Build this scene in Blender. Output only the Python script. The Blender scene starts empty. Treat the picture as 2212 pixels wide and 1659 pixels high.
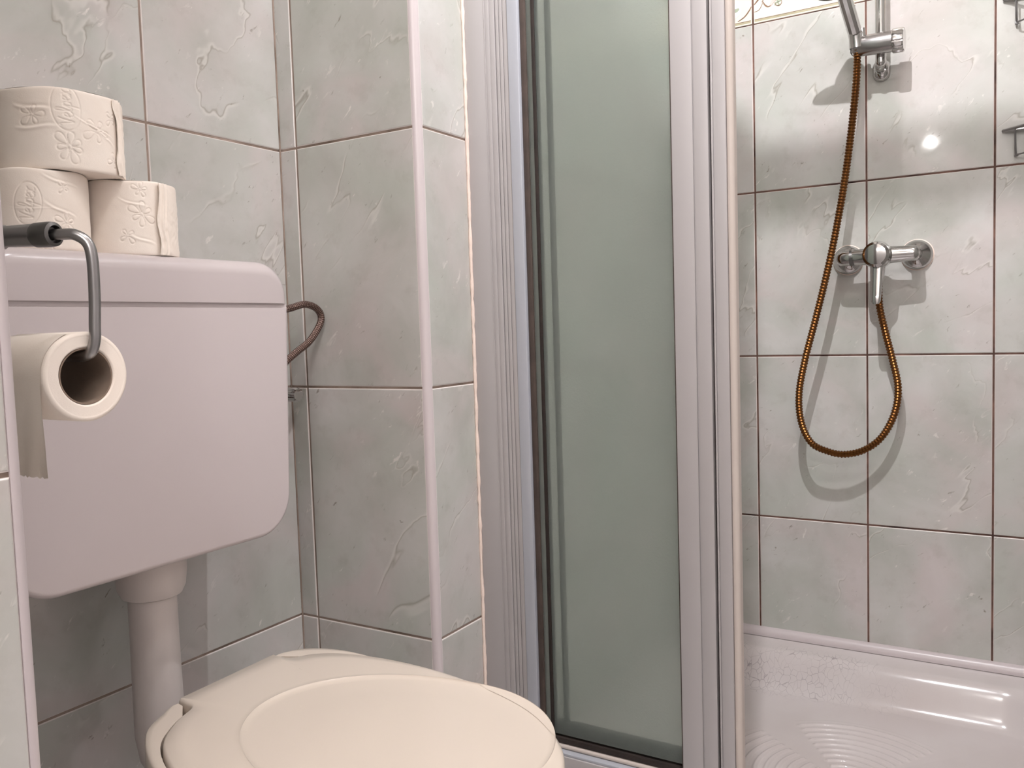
import bpy, math, random
import numpy as np
from mathutils import Vector, Matrix
random.seed(7)
S = 1.21                      # building units -> metres
PI = math.pi
scn = bpy.context.scene
COL = scn.collection

# ------------------------------------------------------------------ camera
CAM = (0.8975, -0.8754, 0.074)
YAW, PITCH, ROLL, FPX = -0.5452, -0.0659, -0.0316, 1847.7
cy_, sy_ = math.cos(YAW), math.sin(YAW)
fwd = Vector((sy_*math.cos(PITCH), cy_*math.cos(PITCH), math.sin(PITCH)))
rt0 = Vector((cy_, -sy_, 0)); up0 = rt0.cross(fwd)
rt = rt0*math.cos(ROLL) + up0*math.sin(ROLL)
up = up0*math.cos(ROLL) - rt0*math.sin(ROLL)
cd = bpy.data.cameras.new('camera'); cam = bpy.data.objects.new('camera', cd); COL.objects.link(cam)
M3 = Matrix((rt, up, -fwd)).transposed()
cam.matrix_world = Matrix.Translation(Vector(CAM)*S) @ M3.to_4x4()
cd.sensor_width = 36; cd.lens = FPX*36/2212; cd.clip_start = .02
scn.camera = cam

# ------------------------------------------------------------------ world, exposure, lights
w = bpy.data.worlds.new('world'); scn.world = w; w.use_nodes = True
w.node_tree.nodes['Background'].inputs[0].default_value = (.9, .9, 1, 1)
w.node_tree.nodes['Background'].inputs[1].default_value = .05
vs = scn.view_settings
vs.view_transform = 'Standard'; vs.look = 'None'; vs.gamma = 1; vs.use_curve_mapping = False
vs.exposure = 0.0
LAMPS = [(.655, -.075), (.86, -.62), (.90, .28)]; ZLAMP = 1.195
def point_light(name, p, energy, col, r, aim=None, cone=150):
    l = bpy.data.lights.new(name, 'SPOT' if aim else 'POINT'); l.energy = energy; l.color = col; l.shadow_soft_size = r*S
    o = bpy.data.objects.new(name, l); COL.objects.link(o); o.location = Vector(p)*S
    if aim:
        l.spot_size = math.radians(cone); l.spot_blend = 1
        o.rotation_euler = (Vector(aim)-Vector(p)).to_track_quat('-Z', 'Y').to_euler()
    return o
point_light('spot_bulb', LAMPS[0]+(ZLAMP,), 76, (.975, .970, 1.0), .007, aim=(.78, .878, -.05), cone=150)
point_light('spot_bulb', LAMPS[1]+(ZLAMP,), 13, (1.0, .985, .97), .022)
point_light('spot_bulb', LAMPS[2]+(ZLAMP,), 4.5, (.985, .98, 1.0), .015)
point_light('rear_bulb', (.52, -1.60, .83), 5, (1.0, .98, .97), .010)
point_light('rear_bulb', (1.16, -1.60, .90), 19, (1.0, .99, .975), .06)  # added fill light behind the camera, no lamp known there

# ------------------------------------------------------------------ helpers
def lin(c):
    c = c/255
    return c/12.92 if c <= .04045 else ((c+.055)/1.055)**2.4
def rgb(r, g, b): return (lin(r), lin(g), lin(b), 1)

class MB:
    def __init__(s): s.v = []; s.f = []; s.m = []; s.a = {}
    def add(s, V, F, mi=0, attr=None):
        o = len(s.v); s.v += [tuple(p) for p in V]
        s.f += [tuple(i+o for i in f) for f in F]; s.m += [mi]*len(F)
        if attr is not None:
            for k, t in enumerate(attr): s.a[o+k] = t
        return s
    def loft(s, rings, closed=True, cap0=True, cap1=True, mi=0):
        n = len(rings[0]); V = [p for r in rings for p in r]; F = []
        for i in range(len(rings)-1):
            for j in range(n if closed else n-1):
                k = (j+1) % n
                F.append((i*n+j, i*n+k, (i+1)*n+k, (i+1)*n+j))
        if cap0 and closed: F.append(tuple(range(n-1, -1, -1)))
        if cap1 and closed: F.append(tuple((len(rings)-1)*n+j for j in range(n)))
        return s.add(V, F, mi)
    def box(s, lo, hi, b=0.0, mi=0, axis=2, seg=3):
        lo = list(lo); hi = list(hi)
        if b <= 0:
            x0, y0, z0 = lo; x1, y1, z1 = hi
            V = [(x0,y0,z0),(x1,y0,z0),(x1,y1,z0),(x0,y1,z0),(x0,y0,z1),(x1,y0,z1),(x1,y1,z1),(x0,y1,z1)]
            return s.add(V, [(3,2,1,0),(4,5,6,7),(0,1,5,4),(1,2,6,5),(2,3,7,6),(3,0,4,7)], mi)
        a = axis; i, j = [k for k in range(3) if k != a]
        if a == 1: i, j = j, i
        rings = []
        prof = [(lo[a]+b*(1-math.cos(t)), b*(1-math.sin(t))) for t in [PI/2*q/seg for q in range(seg+1)]]
        prof += [(hi[a]-b*(1-math.cos(t)), b*(1-math.sin(t))) for t in [PI/2*(1-q/seg) for q in range(seg+1)]]
        for h, ins in prof:
            r = max(b-ins, 1e-5)+.0
            ring = []
            for cxx, cyy, a0 in ((hi[i]-b, hi[j]-b, 0), (lo[i]+b, hi[j]-b, PI/2), (lo[i]+b, lo[j]+b, PI), (hi[i]-b, lo[j]+b, 1.5*PI)):
                for q in range(seg+1):
                    t = a0+PI/2*q/seg; p = [0,0,0]; p[a] = h
                    p[i] = cxx+r*math.cos(t); p[j] = cyy+r*math.sin(t); ring.append(p)
            rings.append(ring)
        return s.loft(rings, mi=mi)
    def lathe(s, p0, d, prof, n=32, mi=0, cap0=True, cap1=True, rf=None):
        p0 = Vector(p0); d = Vector(d).normalized()
        e1 = d.orthogonal().normalized(); e2 = d.cross(e1)
        rings = []
        for t, r in prof:
            rings.append([p0+d*t+(e1*math.cos(2*PI*k/n)+e2*math.sin(2*PI*k/n))*(max(r,1e-5)*(rf(t,k) if rf else 1)) for k in range(n)])
        return s.loft(rings, cap0=cap0, cap1=cap1, mi=mi)
    def tube(s, path, r, n=12, mi=0, caps=True, attr=False):
        P = [Vector(p) for p in path]; N = len(P)
        rr = r if hasattr(r, '__len__') else [r]*N
        T = [(P[min(i+1,N-1)]-P[max(i-1,0)]).normalized() for i in range(N)]
        e = T[0].orthogonal().normalized(); rings = []; L = 0; at = []
        for i in range(N):
            e = (e-T[i]*e.dot(T[i])).normalized(); g = T[i].cross(e)
            if i: L += (P[i]-P[i-1]).length
            rings.append([P[i]+(e*math.cos(2*PI*k/n)+g*math.sin(2*PI*k/n))*rr[i] for k in range(n)])
            at += [(math.cos(2*PI*k/n), math.sin(2*PI*k/n), L) for k in range(n)]
        o = len(s.v); s.loft(rings, cap0=caps, cap1=caps, mi=mi)
        if attr:
            for k, t in enumerate(at): s.a[o+k] = t
        return s
    def sphere(s, c, r, mi=0, n=24, sc=(1,1,1)):
        rings = []
        for i in range(1, n//2):
            t = PI*i/(n//2)
            rings.append([(c[0]+r*sc[0]*math.sin(t)*math.cos(2*PI*k/n), c[1]+r*sc[1]*math.sin(t)*math.sin(2*PI*k/n), c[2]-r*sc[2]*math.cos(t)) for k in range(n)])
        return s.loft(rings, mi=mi)
    def build(s, name, mats, parent=None, smooth=35, fix=True):
        me = bpy.data.meshes.new(name)
        org = Vector(parent['_o']) if parent is not None else Vector((0,0,0))
        if parent is None:
            A = np.array([tuple(p) for p in s.v]); org = Vector((A.min(0)+A.max(0))/2); org.z = float(A[:,2].min())
        me.from_pydata([((Vector(p)-org)*S)[:] for p in s.v], [], s.f)
        if not isinstance(mats, (list, tuple)): mats = [mats]
        for m in mats: me.materials.append(m)
        me.polygons.foreach_set('material_index', s.m)
        if s.a:
            at = me.attributes.new('tc', 'FLOAT_VECTOR', 'POINT')
            arr = np.zeros((len(s.v), 3), 'f')
            for k, t in s.a.items(): arr[k] = t
            at.data.foreach_set('vector', arr.ravel())
        me.update()
        if fix:
            import bmesh
            bm = bmesh.new(); bm.from_mesh(me); bmesh.ops.recalc_face_normals(bm, faces=bm.faces); bm.to_mesh(me); bm.free()
        if smooth:
            me.polygons.foreach_set('use_smooth', [True]*len(me.polygons))
            me.set_sharp_from_angle(angle=math.radians(smooth))
        o = bpy.data.objects.new(name, me); COL.objects.link(o)
        if parent is None: o.location = org*S
        else: o.parent = parent
        o['_o'] = org[:]
        return o
def tag(o, label, cat, group=None):
    o['label'] = label; o['category'] = cat
    if group: o['group'] = group
    return o
def struct(o): o['kind'] = 'structure'; return o
def thing(name, p, label, cat, group=None):
    o = bpy.data.objects.new(name, None); COL.objects.link(o); o.location = Vector(p)*S; o['_o'] = tuple(p)
    o.empty_display_size = .02
    return tag(o, label, cat, group)

def catmull(pts, n=8, closed=False):
    P = [Vector(p) for p in pts]; N = len(P); out = []
    for i in range(N if closed else N-1):
        g = (lambda k: P[k % N]) if closed else (lambda k: P[min(max(k,0),N-1)])
        a, b, c, d = g(i-1), g(i), g(i+1), g(i+2)
        for q in range(n):
            t = q/n
            out.append(.5*((2*b)+(c-a)*t+(2*a-5*b+4*c-d)*t*t+(3*b-a-3*c+d)*t**3))
    if not closed: out.append(P[-1])
    return out
def resample(path, step):
    P = [Vector(p) for p in path]; D = [0]
    for i in range(1, len(P)): D.append(D[-1]+(P[i]-P[i-1]).length)
    n = max(2, int(D[-1]/step)); out = []; j = 0
    for k in range(n+1):
        s = D[-1]*k/n
        while j < len(P)-2 and D[j+1] < s: j += 1
        t = (s-D[j])/max(D[j+1]-D[j], 1e-9); out.append(P[j].lerp(P[j+1], min(max(t,0),1)))
    return out

# ------------------------------------------------------------------ materials
class NT:
    def __init__(s, name):
        s.mat = bpy.data.materials.new(name); s.mat.use_nodes = True; s.t = s.mat.node_tree
        s.b = s.t.nodes['Principled BSDF']; s.out = s.t.nodes['Material Output']
    def n(s, typ, **kw):
        nd = s.t.nodes.new(typ)
        for k, v in kw.items():
            if k.startswith('i_'): nd.inputs[k[2:].replace('_', ' ')].default_value = v
            else: setattr(nd, k, v)
        return nd
    def l(s, a, b): s.t.links.new(a, b)
    def ramp(s, src, stops, interp='LINEAR'):
        r = s.n('ShaderNodeValToRGB'); s.l(src, r.inputs[0]); cr = r.color_ramp; cr.interpolation = interp
        while len(cr.elements) < len(stops): cr.elements.new(.5)
        for e, (p, c) in zip(cr.elements, stops):
            e.position = p; e.color = c if hasattr(c, '__len__') else (c, c, c, 1)
        return r.outputs[0]
    def mix(s, f, a, b, mode='MIX'):
        m = s.n('ShaderNodeMix', data_type='RGBA', blend_type=mode)
        for sock, v in ((m.inputs[0], f), (m.inputs[6], a), (m.inputs[7], b)):
            if isinstance(v, (int, float)): sock.default_value = v
            elif isinstance(v, tuple): sock.default_value = v
            else: s.l(v, sock)
        return m.outputs[2]
    def math(s, op, a, b=None):
        m = s.n('ShaderNodeMath', operation=op)
        for sock, v in ((m.inputs[0], a), (m.inputs[1], b)):
            if v is None: continue
            if isinstance(v, (int, float)): sock.default_value = v
            else: s.l(v, sock)
        return m.outputs[0]
    def noise(s, vec, scale, detail=4, rough=.5, dist=0):
        nd = s.n('ShaderNodeTexNoise'); nd.inputs['Scale'].default_value = scale; nd.inputs['Detail'].default_value = detail
        nd.inputs['Roughness'].default_value = rough; nd.inputs['Distortion'].default_value = dist
        if vec is not None: s.l(vec, nd.inputs['Vector'])
        return nd.outputs[0]
    def bump(s, h, strength, dist):
        b = s.n('ShaderNodeBump'); b.inputs['Strength'].default_value = strength; b.inputs['Distance'].default_value = dist
        s.l(h, b.inputs['Height']); s.l(b.outputs[0], s.b.inputs['Normal']); return b
    def mapping(s, vec, scale=(1,1,1), rot=(0,0,0), loc=(0,0,0)):
        m = s.n('ShaderNodeMapping'); m.inputs['Scale'].default_value = scale; m.inputs['Rotation'].default_value = rot; m.inputs['Location'].default_value = loc
        s.l(vec, m.inputs['Vector']); return m.outputs[0]
    def attr(s, name='tc'): return s.n('ShaderNodeAttribute', attribute_name=name).outputs['Vector']
    def obj(s): return s.n('ShaderNodeTexCoord').outputs['Object']
def simple(name, col, rough=.4, metal=0.0, coat=0.0, nscale=0, namp=.06, bump=0, spec=.5, aniso=None):
    m = NT(name); m.b.inputs['Roughness'].default_value = rough; m.b.inputs['Metallic'].default_value = metal
    m.b.inputs['Coat Weight'].default_value = coat; m.b.inputs['Coat Roughness'].default_value = .08
    m.b.inputs['Specular IOR Level'].default_value = spec
    v = m.obj(); n = m.noise(v, nscale or 12, 3)
    dark = tuple(c*(1-namp) for c in col[:3])+(1,)
    lite = tuple(min(1, c*(1+namp)) for c in col[:3])+(1,)
    m.l(m.ramp(n, [(.3, dark), (.7, lite)]), m.b.inputs['Base Color'])
    if bump:
        m.bump(m.noise(v, (nscale or 12)*8, 4), bump, .001)
    return m.mat

def tile_material():
    m = NT('marbled_ceramic_tile'); v = m.attr()
    v1 = m.mapping(v, rot=(0, .5, 0))
    n1 = m.noise(v1, 7, 5, .55, .4); n2 = m.noise(v, 5.5, 4, .5, .8); n3 = m.noise(v, 30, 5, .6)
    base = m.ramp(n1, [(.30, rgb(178, 177, 170)), (.5, rgb(192, 190, 185)), (.70, rgb(204, 201, 198))])
    pink = m.ramp(n2, [(.50, 0.0), (.66, 1.0)])
    base = m.mix(m.math('MULTIPLY', pink, .38), base, rgb(208, 190, 190))
    green = m.ramp(n2, [(.34, 1.0), (.48, 0.0)])
    base = m.mix(m.math('MULTIPLY', green, .40), base, rgb(184, 190, 180))
    base = m.mix(m.ramp(n3, [(.55, 0.0), (.75, .22)]), base, rgb(150, 142, 132))
    # long veins running up to the right, pale core with a brown edge
    vd = m.mapping(m.mapping(v, rot=(0, -.70, 0)), scale=(1.25, 1, .5))
    vn = m.noise(vd, 5.0, 4.5, .50, .4)
    band = m.math('ABSOLUTE', m.math('SUBTRACT', vn, .52))
    gate = m.ramp(m.noise(v, 10, 3), [(.46, 0.0), (.58, 1.0)])
    core = m.math('MULTIPLY', m.ramp(band, [(.000, .45), (.009, .0)]), gate)
    edge = m.math('MULTIPLY', m.ramp(m.math('ABSOLUTE', m.math('SUBTRACT', vn, .5255)), [(.000, .5), (.0045, .0)]), gate)
    base = m.mix(core, base, rgb(226, 222, 216)); base = m.mix(edge, base, rgb(128, 116, 100))
    # short white and brown chips
    st = m.mapping(m.mapping(v, rot=(0, -.75, 0)), scale=(1, 1, .42))
    ch = m.noise(st, 85, 4, .65, .5)
    patch = m.ramp(m.noise(v, 14, 2), [(.45, 0.0), (.60, 1.0)])
    base = m.mix(m.math('MULTIPLY', m.ramp(ch, [(.635, 0.0), (.70, .65)]), patch), base, rgb(228, 222, 216))
    ch2 = m.noise(m.mapping(st, loc=(3, 5, 2)), 120, 4, .65, .5)
    patch2 = m.ramp(m.noise(v, 17, 2, .5, .2), [(.44, 0.0), (.58, 1.0)])
    base = m.mix(m.math('MULTIPLY', m.ramp(ch2, [(.645, 0.0), (.72, .7)]), patch2), base, rgb(122, 110, 96))
    m.l(base, m.b.inputs['Base Color'])
    m.b.inputs['Roughness'].default_value = .05; m.b.inputs['Specular IOR Level'].default_value = .45
    m.bump(m.noise(v, 16, 2), .10, .0014)
    return m.mat
def grout_material(name, a, b, c):
    m = NT(name); v = m.obj(); n = m.noise(v, 9, 4, .6, .5)
    m.l(m.ramp(n, [(.33, a), (.5, b), (.68, c)]), m.b.inputs['Base Color']); m.b.inputs['Roughness'].default_value = .85
    m.bump(m.noise(v, 400, 3), .5, .0006); return m.mat
TILE = tile_material()
GROUT = grout_material('tile_grout_brown', rgb(112, 96, 84), rgb(146, 128, 116), rgb(166, 148, 138))
GROUTS = grout_material('tile_grout_stained', rgb(46, 26, 20), rgb(98, 72, 62), rgb(132, 98, 86))
CHROME = simple('polished_chrome', (.52, .51, .50, 1), .09, 1, namp=.03)
CHROME_S = simple('brushed_chrome', (.52, .50, .50, 1), .24, 1, namp=.05)
STEEL = simple('satin_steel', (.33, .32, .32, 1), .30, 1, namp=.08)
STEEL_D = simple('dark_plated_collar', (.16, .155, .15, 1), .36, 1, namp=.08)
PLASTIC = simple('white_cistern_plastic', rgb(200, 189, 189), .22, nscale=4, namp=.015)
SEATP = simple('cream_seat_plastic', rgb(216, 203, 190), .20, nscale=3, namp=.02)
PIPEP = simple('white_pipe_plastic', rgb(214, 204, 200), .35, nscale=4, namp=.02)
CERAM = simple('white_ceramic', rgb(214, 212, 206), .12, nscale=3, namp=.02)
BEAD = simple('white_pvc_bead', rgb(204, 193, 194), .3, nscale=3, namp=.02)
CAULK = simple('cream_silicone', rgb(236, 216, 204), .5, nscale=40, namp=.05, bump=.6)
FRAME = simple('powder_coated_grey_frame', rgb(180, 175, 175), .38, nscale=3, namp=.015)
FRAMEB = simple('bright_aluminium_edge', rgb(186, 188, 196), .3, metal=.15, nscale=3, namp=.015)
SEAL = simple('dark_rubber_seal', rgb(40, 30, 26), .6, nscale=30, namp=.3)
SEAL_SHADE = simple('brown_gasket_and_groove_shade', rgb(74, 62, 56), .6, nscale=30, namp=.2)  # colours the brown seals and also the painted shade inside grooves
PVCB = simple('beige_seal_strip', rgb(196, 184, 176), .45, nscale=5, namp=.03)
CARD = simple('grey_cardboard', rgb(134, 116, 102), .9, nscale=20, namp=.08, bump=.3)
BLACK = simple('black_rubber', rgb(24, 22, 22), .45, nscale=20, namp=.2)
PAINT = simple('matt_white_paint', rgb(232, 226, 220), .8, nscale=8, namp=.02)
PLAIN = simple('plain_light_tile', rgb(226, 222, 222), .3, nscale=8, namp=.04)

def paper_material():
    m = NT('soft_tissue_paper'); v = m.obj(); n = m.noise(v, 14, 4)
    m.l(m.ramp(n, [(.3, rgb(244, 230, 218)), (.7, rgb(250, 240, 230))]), m.b.inputs['Base Color'])
    m.b.inputs['Roughness'].default_value = .95; m.b.inputs['Specular IOR Level'].default_value = .1
    m.b.inputs['Subsurface Weight'].default_value = .0
    m.bump(m.noise(v, 900, 3), .35, .0003); return m.mat
PAPER = paper_material()
EDGE = simple('tile_edge_highlight', rgb(228, 220, 216), .25, nscale=60, namp=.05)  # bevel highlight along the tile rims, painted in as a pale colour
def lamp_material(name, col, strength):
    m = NT(name); m.b.inputs['Base Color'].default_value = (.9,.9,.9,1); m.b.inputs['Emission Color'].default_value = col
    m.b.inputs['Emission Strength'].default_value = strength; return m.mat
GLOW = lamp_material('lit_opal_glass', (1, .95, .9, 1), 6)
def glass_material():
    m = NT('frosted_green_glass'); t = m.t; m.t.nodes.remove(m.b)
    v = m.obj()
    h = m.noise(v, 260, 3, .6); h2 = m.noise(v, 900, 2, .5)
    hs = m.math('ADD', h, m.math('MULTIPLY', h2, .35))
    bp = m.n('ShaderNodeBump'); bp.inputs['Strength'].default_value = .55; bp.inputs['Distance'].default_value = .0012; m.l(hs, bp.inputs['Height'])
    col = m.ramp(m.noise(v, 5, 3), [(.3, rgb(236, 243, 239)), (.7, rgb(242, 248, 244))])
    rf = m.n('ShaderNodeBsdfRefraction'); rf.inputs['Roughness'].default_value = .30; rf.inputs['IOR'].default_value = 1.12
    m.l(col, rf.inputs['Color']); m.l(bp.outputs[0], rf.inputs['Normal'])
    tl = m.n('ShaderNodeBsdfTranslucent'); m.l(col, tl.inputs['Color'])
    df = m.n('ShaderNodeBsdfDiffuse'); df.inputs['Color'].default_value = rgb(214, 222, 216)
    gl = m.n('ShaderNodeBsdfGlossy'); gl.inputs['Roughness'].default_value = .28; m.l(bp.outputs[0], gl.inputs['Normal'])
    def mx(f, a, b):
        q = m.n('ShaderNodeMixShader'); q.inputs[0].default_value = f; m.l(a, q.inputs[1]); m.l(b, q.inputs[2]); return q.outputs[0]
    s = mx(.20, rf.outputs[0], tl.outputs[0]); s = mx(.09, s, df.outputs[0])
    fr = m.n('ShaderNodeFresnel'); fr.inputs['IOR'].default_value = 1.45
    q = m.n('ShaderNodeMixShader'); m.l(fr.outputs[0], q.inputs[0]); m.l(s, q.inputs[1]); m.l(gl.outputs[0], q.inputs[2])
    m.l(q.outputs[0], m.out.inputs['Surface']); return m.mat
GLASS = glass_material()
def tray_material():
    m = NT('crazed_white_enamel'); v = m.attr()
    base = m.ramp(m.noise(v, 6, 3), [(.3, rgb(200, 190, 188)), (.7, rgb(208, 200, 199))])
    vo = m.n('ShaderNodeTexVoronoi', feature='DISTANCE_TO_EDGE'); vo.inputs['Scale'].default_value = 95
    nz = m.n('ShaderNodeTexNoise'); nz.inputs['Scale'].default_value = 22; m.l(v, nz.inputs['Vector'])
    m.l(m.mapping(m.mix(.03, v, nz.outputs[1], 'ADD'), scale=(1, .62, .62)), vo.inputs['Vector'])
    ln = m.ramp(vo.outputs[0], [(.0, 1.0), (.04, 0.0)])
    # the crazing sits in a patch along the back left slope
    sp = m.n('ShaderNodeSeparateXYZ'); m.l(v, sp.inputs[0])
    a = m.ramp(sp.outputs[1], [(.74, 0.0), (.77, 1.0), (.825, 1.0), (.845, 0.0)])
    b = m.ramp(sp.outputs[0], [(.36, 1.0), (.58, 1.0), (.74, 0.0)])
    g = m.ramp(m.noise(v, 26, 2), [(.38, 0.15), (.6, 1.0)])
    f = m.math('MULTIPLY', m.math('MULTIPLY', ln, a), m.math('MULTIPLY', b, g))
    m.l(m.mix(m.math('MULTIPLY', f, .62), base, rgb(118, 104, 110)), m.b.inputs['Base Color'])
    m.b.inputs['Roughness'].default_value = .13
    m.bump(m.noise(v, 25, 2), .15, .001); return m.mat
TRAY = tray_material()
def brass_hose():
    m = NT('tarnished_gold_hose'); v = m.attr()
    sp = m.n('ShaderNodeSeparateXYZ'); m.l(v, sp.inputs[0])
    n = m.noise(v, 9, 3)
    m.l(m.ramp(n, [(.3, rgb(70, 40, 20)), (.55, rgb(118, 76, 36)), (.75, rgb(150, 104, 52))]), m.b.inputs['Base Color'])
    m.b.inputs['Metallic'].default_value = .85; m.b.inputs['Roughness'].default_value = .3; return m.mat
HOSE = brass_hose()
def braid():
    m = NT('braided_steel_sleeve'); v = m.attr(); sp = m.n('ShaderNodeSeparateXYZ'); m.l(v, sp.inputs[0])
    ang = m.math('ARCTAN2', sp.outputs[1], sp.outputs[0])
    u = m.math('MULTIPLY', ang, 7/PI); L = m.math('MULTIPLY', sp.outputs[2], 330)
    s1 = m.math('SINE', m.math('MULTIPLY', m.math('ADD', u, L), PI)); s2 = m.math('SINE', m.math('MULTIPLY', m.math('SUBTRACT', u, L), PI))
    h = m.math('MULTIPLY', s1, s2)
    m.l(m.ramp(h, [(.25, rgb(84, 62, 54)), (.6, rgb(170, 148, 140))]), m.b.inputs['Base Color'])
    m.b.inputs['Metallic'].default_value = .7; m.b.inputs['Roughness'].default_value = .35
    m.bump(h, .6, .0008); return m.mat
BRAID = braid()

# ------------------------------------------------------------------ tiled walls
H = .33
def grid(a, b, marks):
    return [a]+[m for m in sorted(marks) if a+.002 < m < b-.002]+[b]
def tile_wall(name, axis, plane, sign, u0, u1, ug, z0, z1, zg, gmat, gap=.0026, thick=.03, bv=.0017, seed=0):
    """axis 'X': wall spans y at x=plane; axis 'Y': wall spans x at y=plane; sign = direction of the visible face"""
    rnd = random.Random(seed+11); mb = MB()
    def P(u, z, d): return (plane+sign*d, u, z) if axis == 'X' else (u, plane+sign*d, z)
    us, zs = grid(u0, u1, ug), grid(z0, z1, zg); g = gap/2
    for i in range(len(us)-1):
        for j in range(len(zs)-1):
            a, b, c, d = us[i]+(g if i else 0), us[i+1]-(g if i < len(us)-2 else 0), zs[j]+(g if j else 0), zs[j+1]-(g if j < len(zs)-2 else 0)
            if b-a < .004 or d-c < .004: continue
            rings = []
            for ins, dep in ((0, -.0018), (bv*.25, -.0008), (bv*.65, -.0002), (bv, 0)):
                rings.append([P(a+ins, c+ins, dep), P(b-ins, c+ins, dep), P(b-ins, d-ins, dep), P(a+ins, d-ins, dep)])
            o = len(mb.v); mb.loft(rings[:3], cap0=False, cap1=False, mi=2); mb.loft(rings[2:], cap0=False)
            off = (rnd.random()*20, rnd.random()*20, rnd.random()*20)
            for k in range(o, len(mb.v)):
                p = mb.v[k]; q = p[1] if axis == 'X' else p[0]
                mb.a[k] = (q+off[0], off[1], p[2]+off[2])
    lo = P(u0, z0, -.0015); hi = P(u1, z1, -thick)
    l = [min(lo[k], hi[k]) for k in range(3)]; h = [max(lo[k], hi[k]) for k in range(3)]
    mb.box(l, h, mi=1)
    return struct(mb.build(name, [TILE, gmat, EDGE], smooth=0))
ZF, ZC = -.745, 1.225
rows = [k*H for k in range(-3, 5)]
W = .2118
tile_wall('wall_left', 'X', 0, 1, -.64, -.0001, [-W, -2*W, -3*W], ZF, ZC, rows, GROUT, seed=1)
tile_wall('wall_back', 'Y', 0, -1, .0, .2322, [.0305], ZF, ZC, rows, GROUT, seed=2)
tile_wall('wall_side', 'X', .2412, 1, .0090, .150, [], ZF, ZC, rows, GROUT, thick=.02, seed=3)
tile_wall('wall_shower_left', 'X', .2412, 1, .150, .878, [.25, .46, .67], ZF, ZC, rows, GROUTS, seed=4)
sg = [.4212-.2105, .4212, .6313, .8428, .8428+.2105]
zt = [k*H for k in range(-2, 3)]
tile_wall('wall_shower_back', 'Y', .878, -1, .2412, 1.02, sg, ZF, .66, zt, GROUTS, gap=.0030, seed=25)
tile_wall('wall_shower_back_upper', 'Y', .878, -1, .2412, 1.02, sg, .745, ZC, [.745+H], GROUTS, seed=6)
tile_wall('wall_shower_right', 'X', 1.02, -1, .118, .878, [.25, .46, .67], ZF, ZC, rows, GROUTS, seed=7)
tile_wall('wall_foreground', 'X', .405, 1, -1.75, -.6130, [-.613-W*k for k in range(1, 6)], ZF, ZC, rows, GROUT, seed=8)
tile_wall('wall_niche', 'Y', -.6043, 1, .0, .3960, [.18], ZF, ZC, rows, GROUT, thick=.012, seed=9)
struct(MB().box((.30, -1.75, ZF), (.372, -.6175, ZC)).build('wall_partition', PLAIN, smooth=0))
struct(MB().box((1.35, -1.78, ZF), (1.39, .107, ZC)).build('wall_right', PLAIN, smooth=0))
struct(MB().box((.40, -1.79, ZF), (1.39, -1.75, ZC)).build('wall_behind', PLAIN, smooth=0))
struct(MB().box((1.052, .107, ZF), (1.39, .15, ZC)).build('wall_beside_shower', PLAIN, smooth=0))
struct(MB().box((-.05, -1.79, ZF-.03), (1.39, .92, ZF)).build('floor', PLAIN, smooth=0))
struct(MB().box((-.05, -1.79, ZC), (1.39, .92, ZC+.03)).build('ceiling', PAINT, smooth=0))

# quarter-round corner beads
def bead(name, cx, cy, a0, r=.0092):
    ring = [(cx+r*math.cos(a0+PI/2*k/10), cy+r*math.sin(a0+PI/2*k/10)) for k in range(11)]+[(cx, cy)]
    mb = MB(); mb.loft([[(x, y, z) for x, y in ring] for z in (ZF, ZC)])
    return struct(mb.build(name, BEAD, smooth=40))
bead('trim_1', .2322, .0090, -PI/2)
bead('trim_2', .3960, -.6132, 0)
struct(MB().tube([(.0002, -.0002, ZF), (.0002, -.0002, ZC)], .0014, 10).build('trim_6', GROUT, smooth=60))
# bead over the tray edge
mb = MB(); prof = [(.878, -.5625)]+[(.878-.013*math.sin(t), -.5625-.0165*(1-math.cos(t))) for t in [PI/2*k/8 for k in range(9)]]+[(.878, -.5790)]
mb.loft([[(x, y, z) for y, z in prof] for x in (.2412, 1.02)]); struct(mb.build('trim_3', BEAD, smooth=50))
# silicone line between narrow wall and shower profile
mb = MB(); path = []; rr = []
for k in range(260):
    z = ZF+.01+(ZC-ZF-.02)*k/259
    path.append((.2430+random.uniform(-.0003, .0003), .1062, z)); rr.append(.0023*(1+random.uniform(-.22, .3)))
mb.tube(path, rr, 8); struct(mb.build('trim_5', CAULK, smooth=60))

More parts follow.
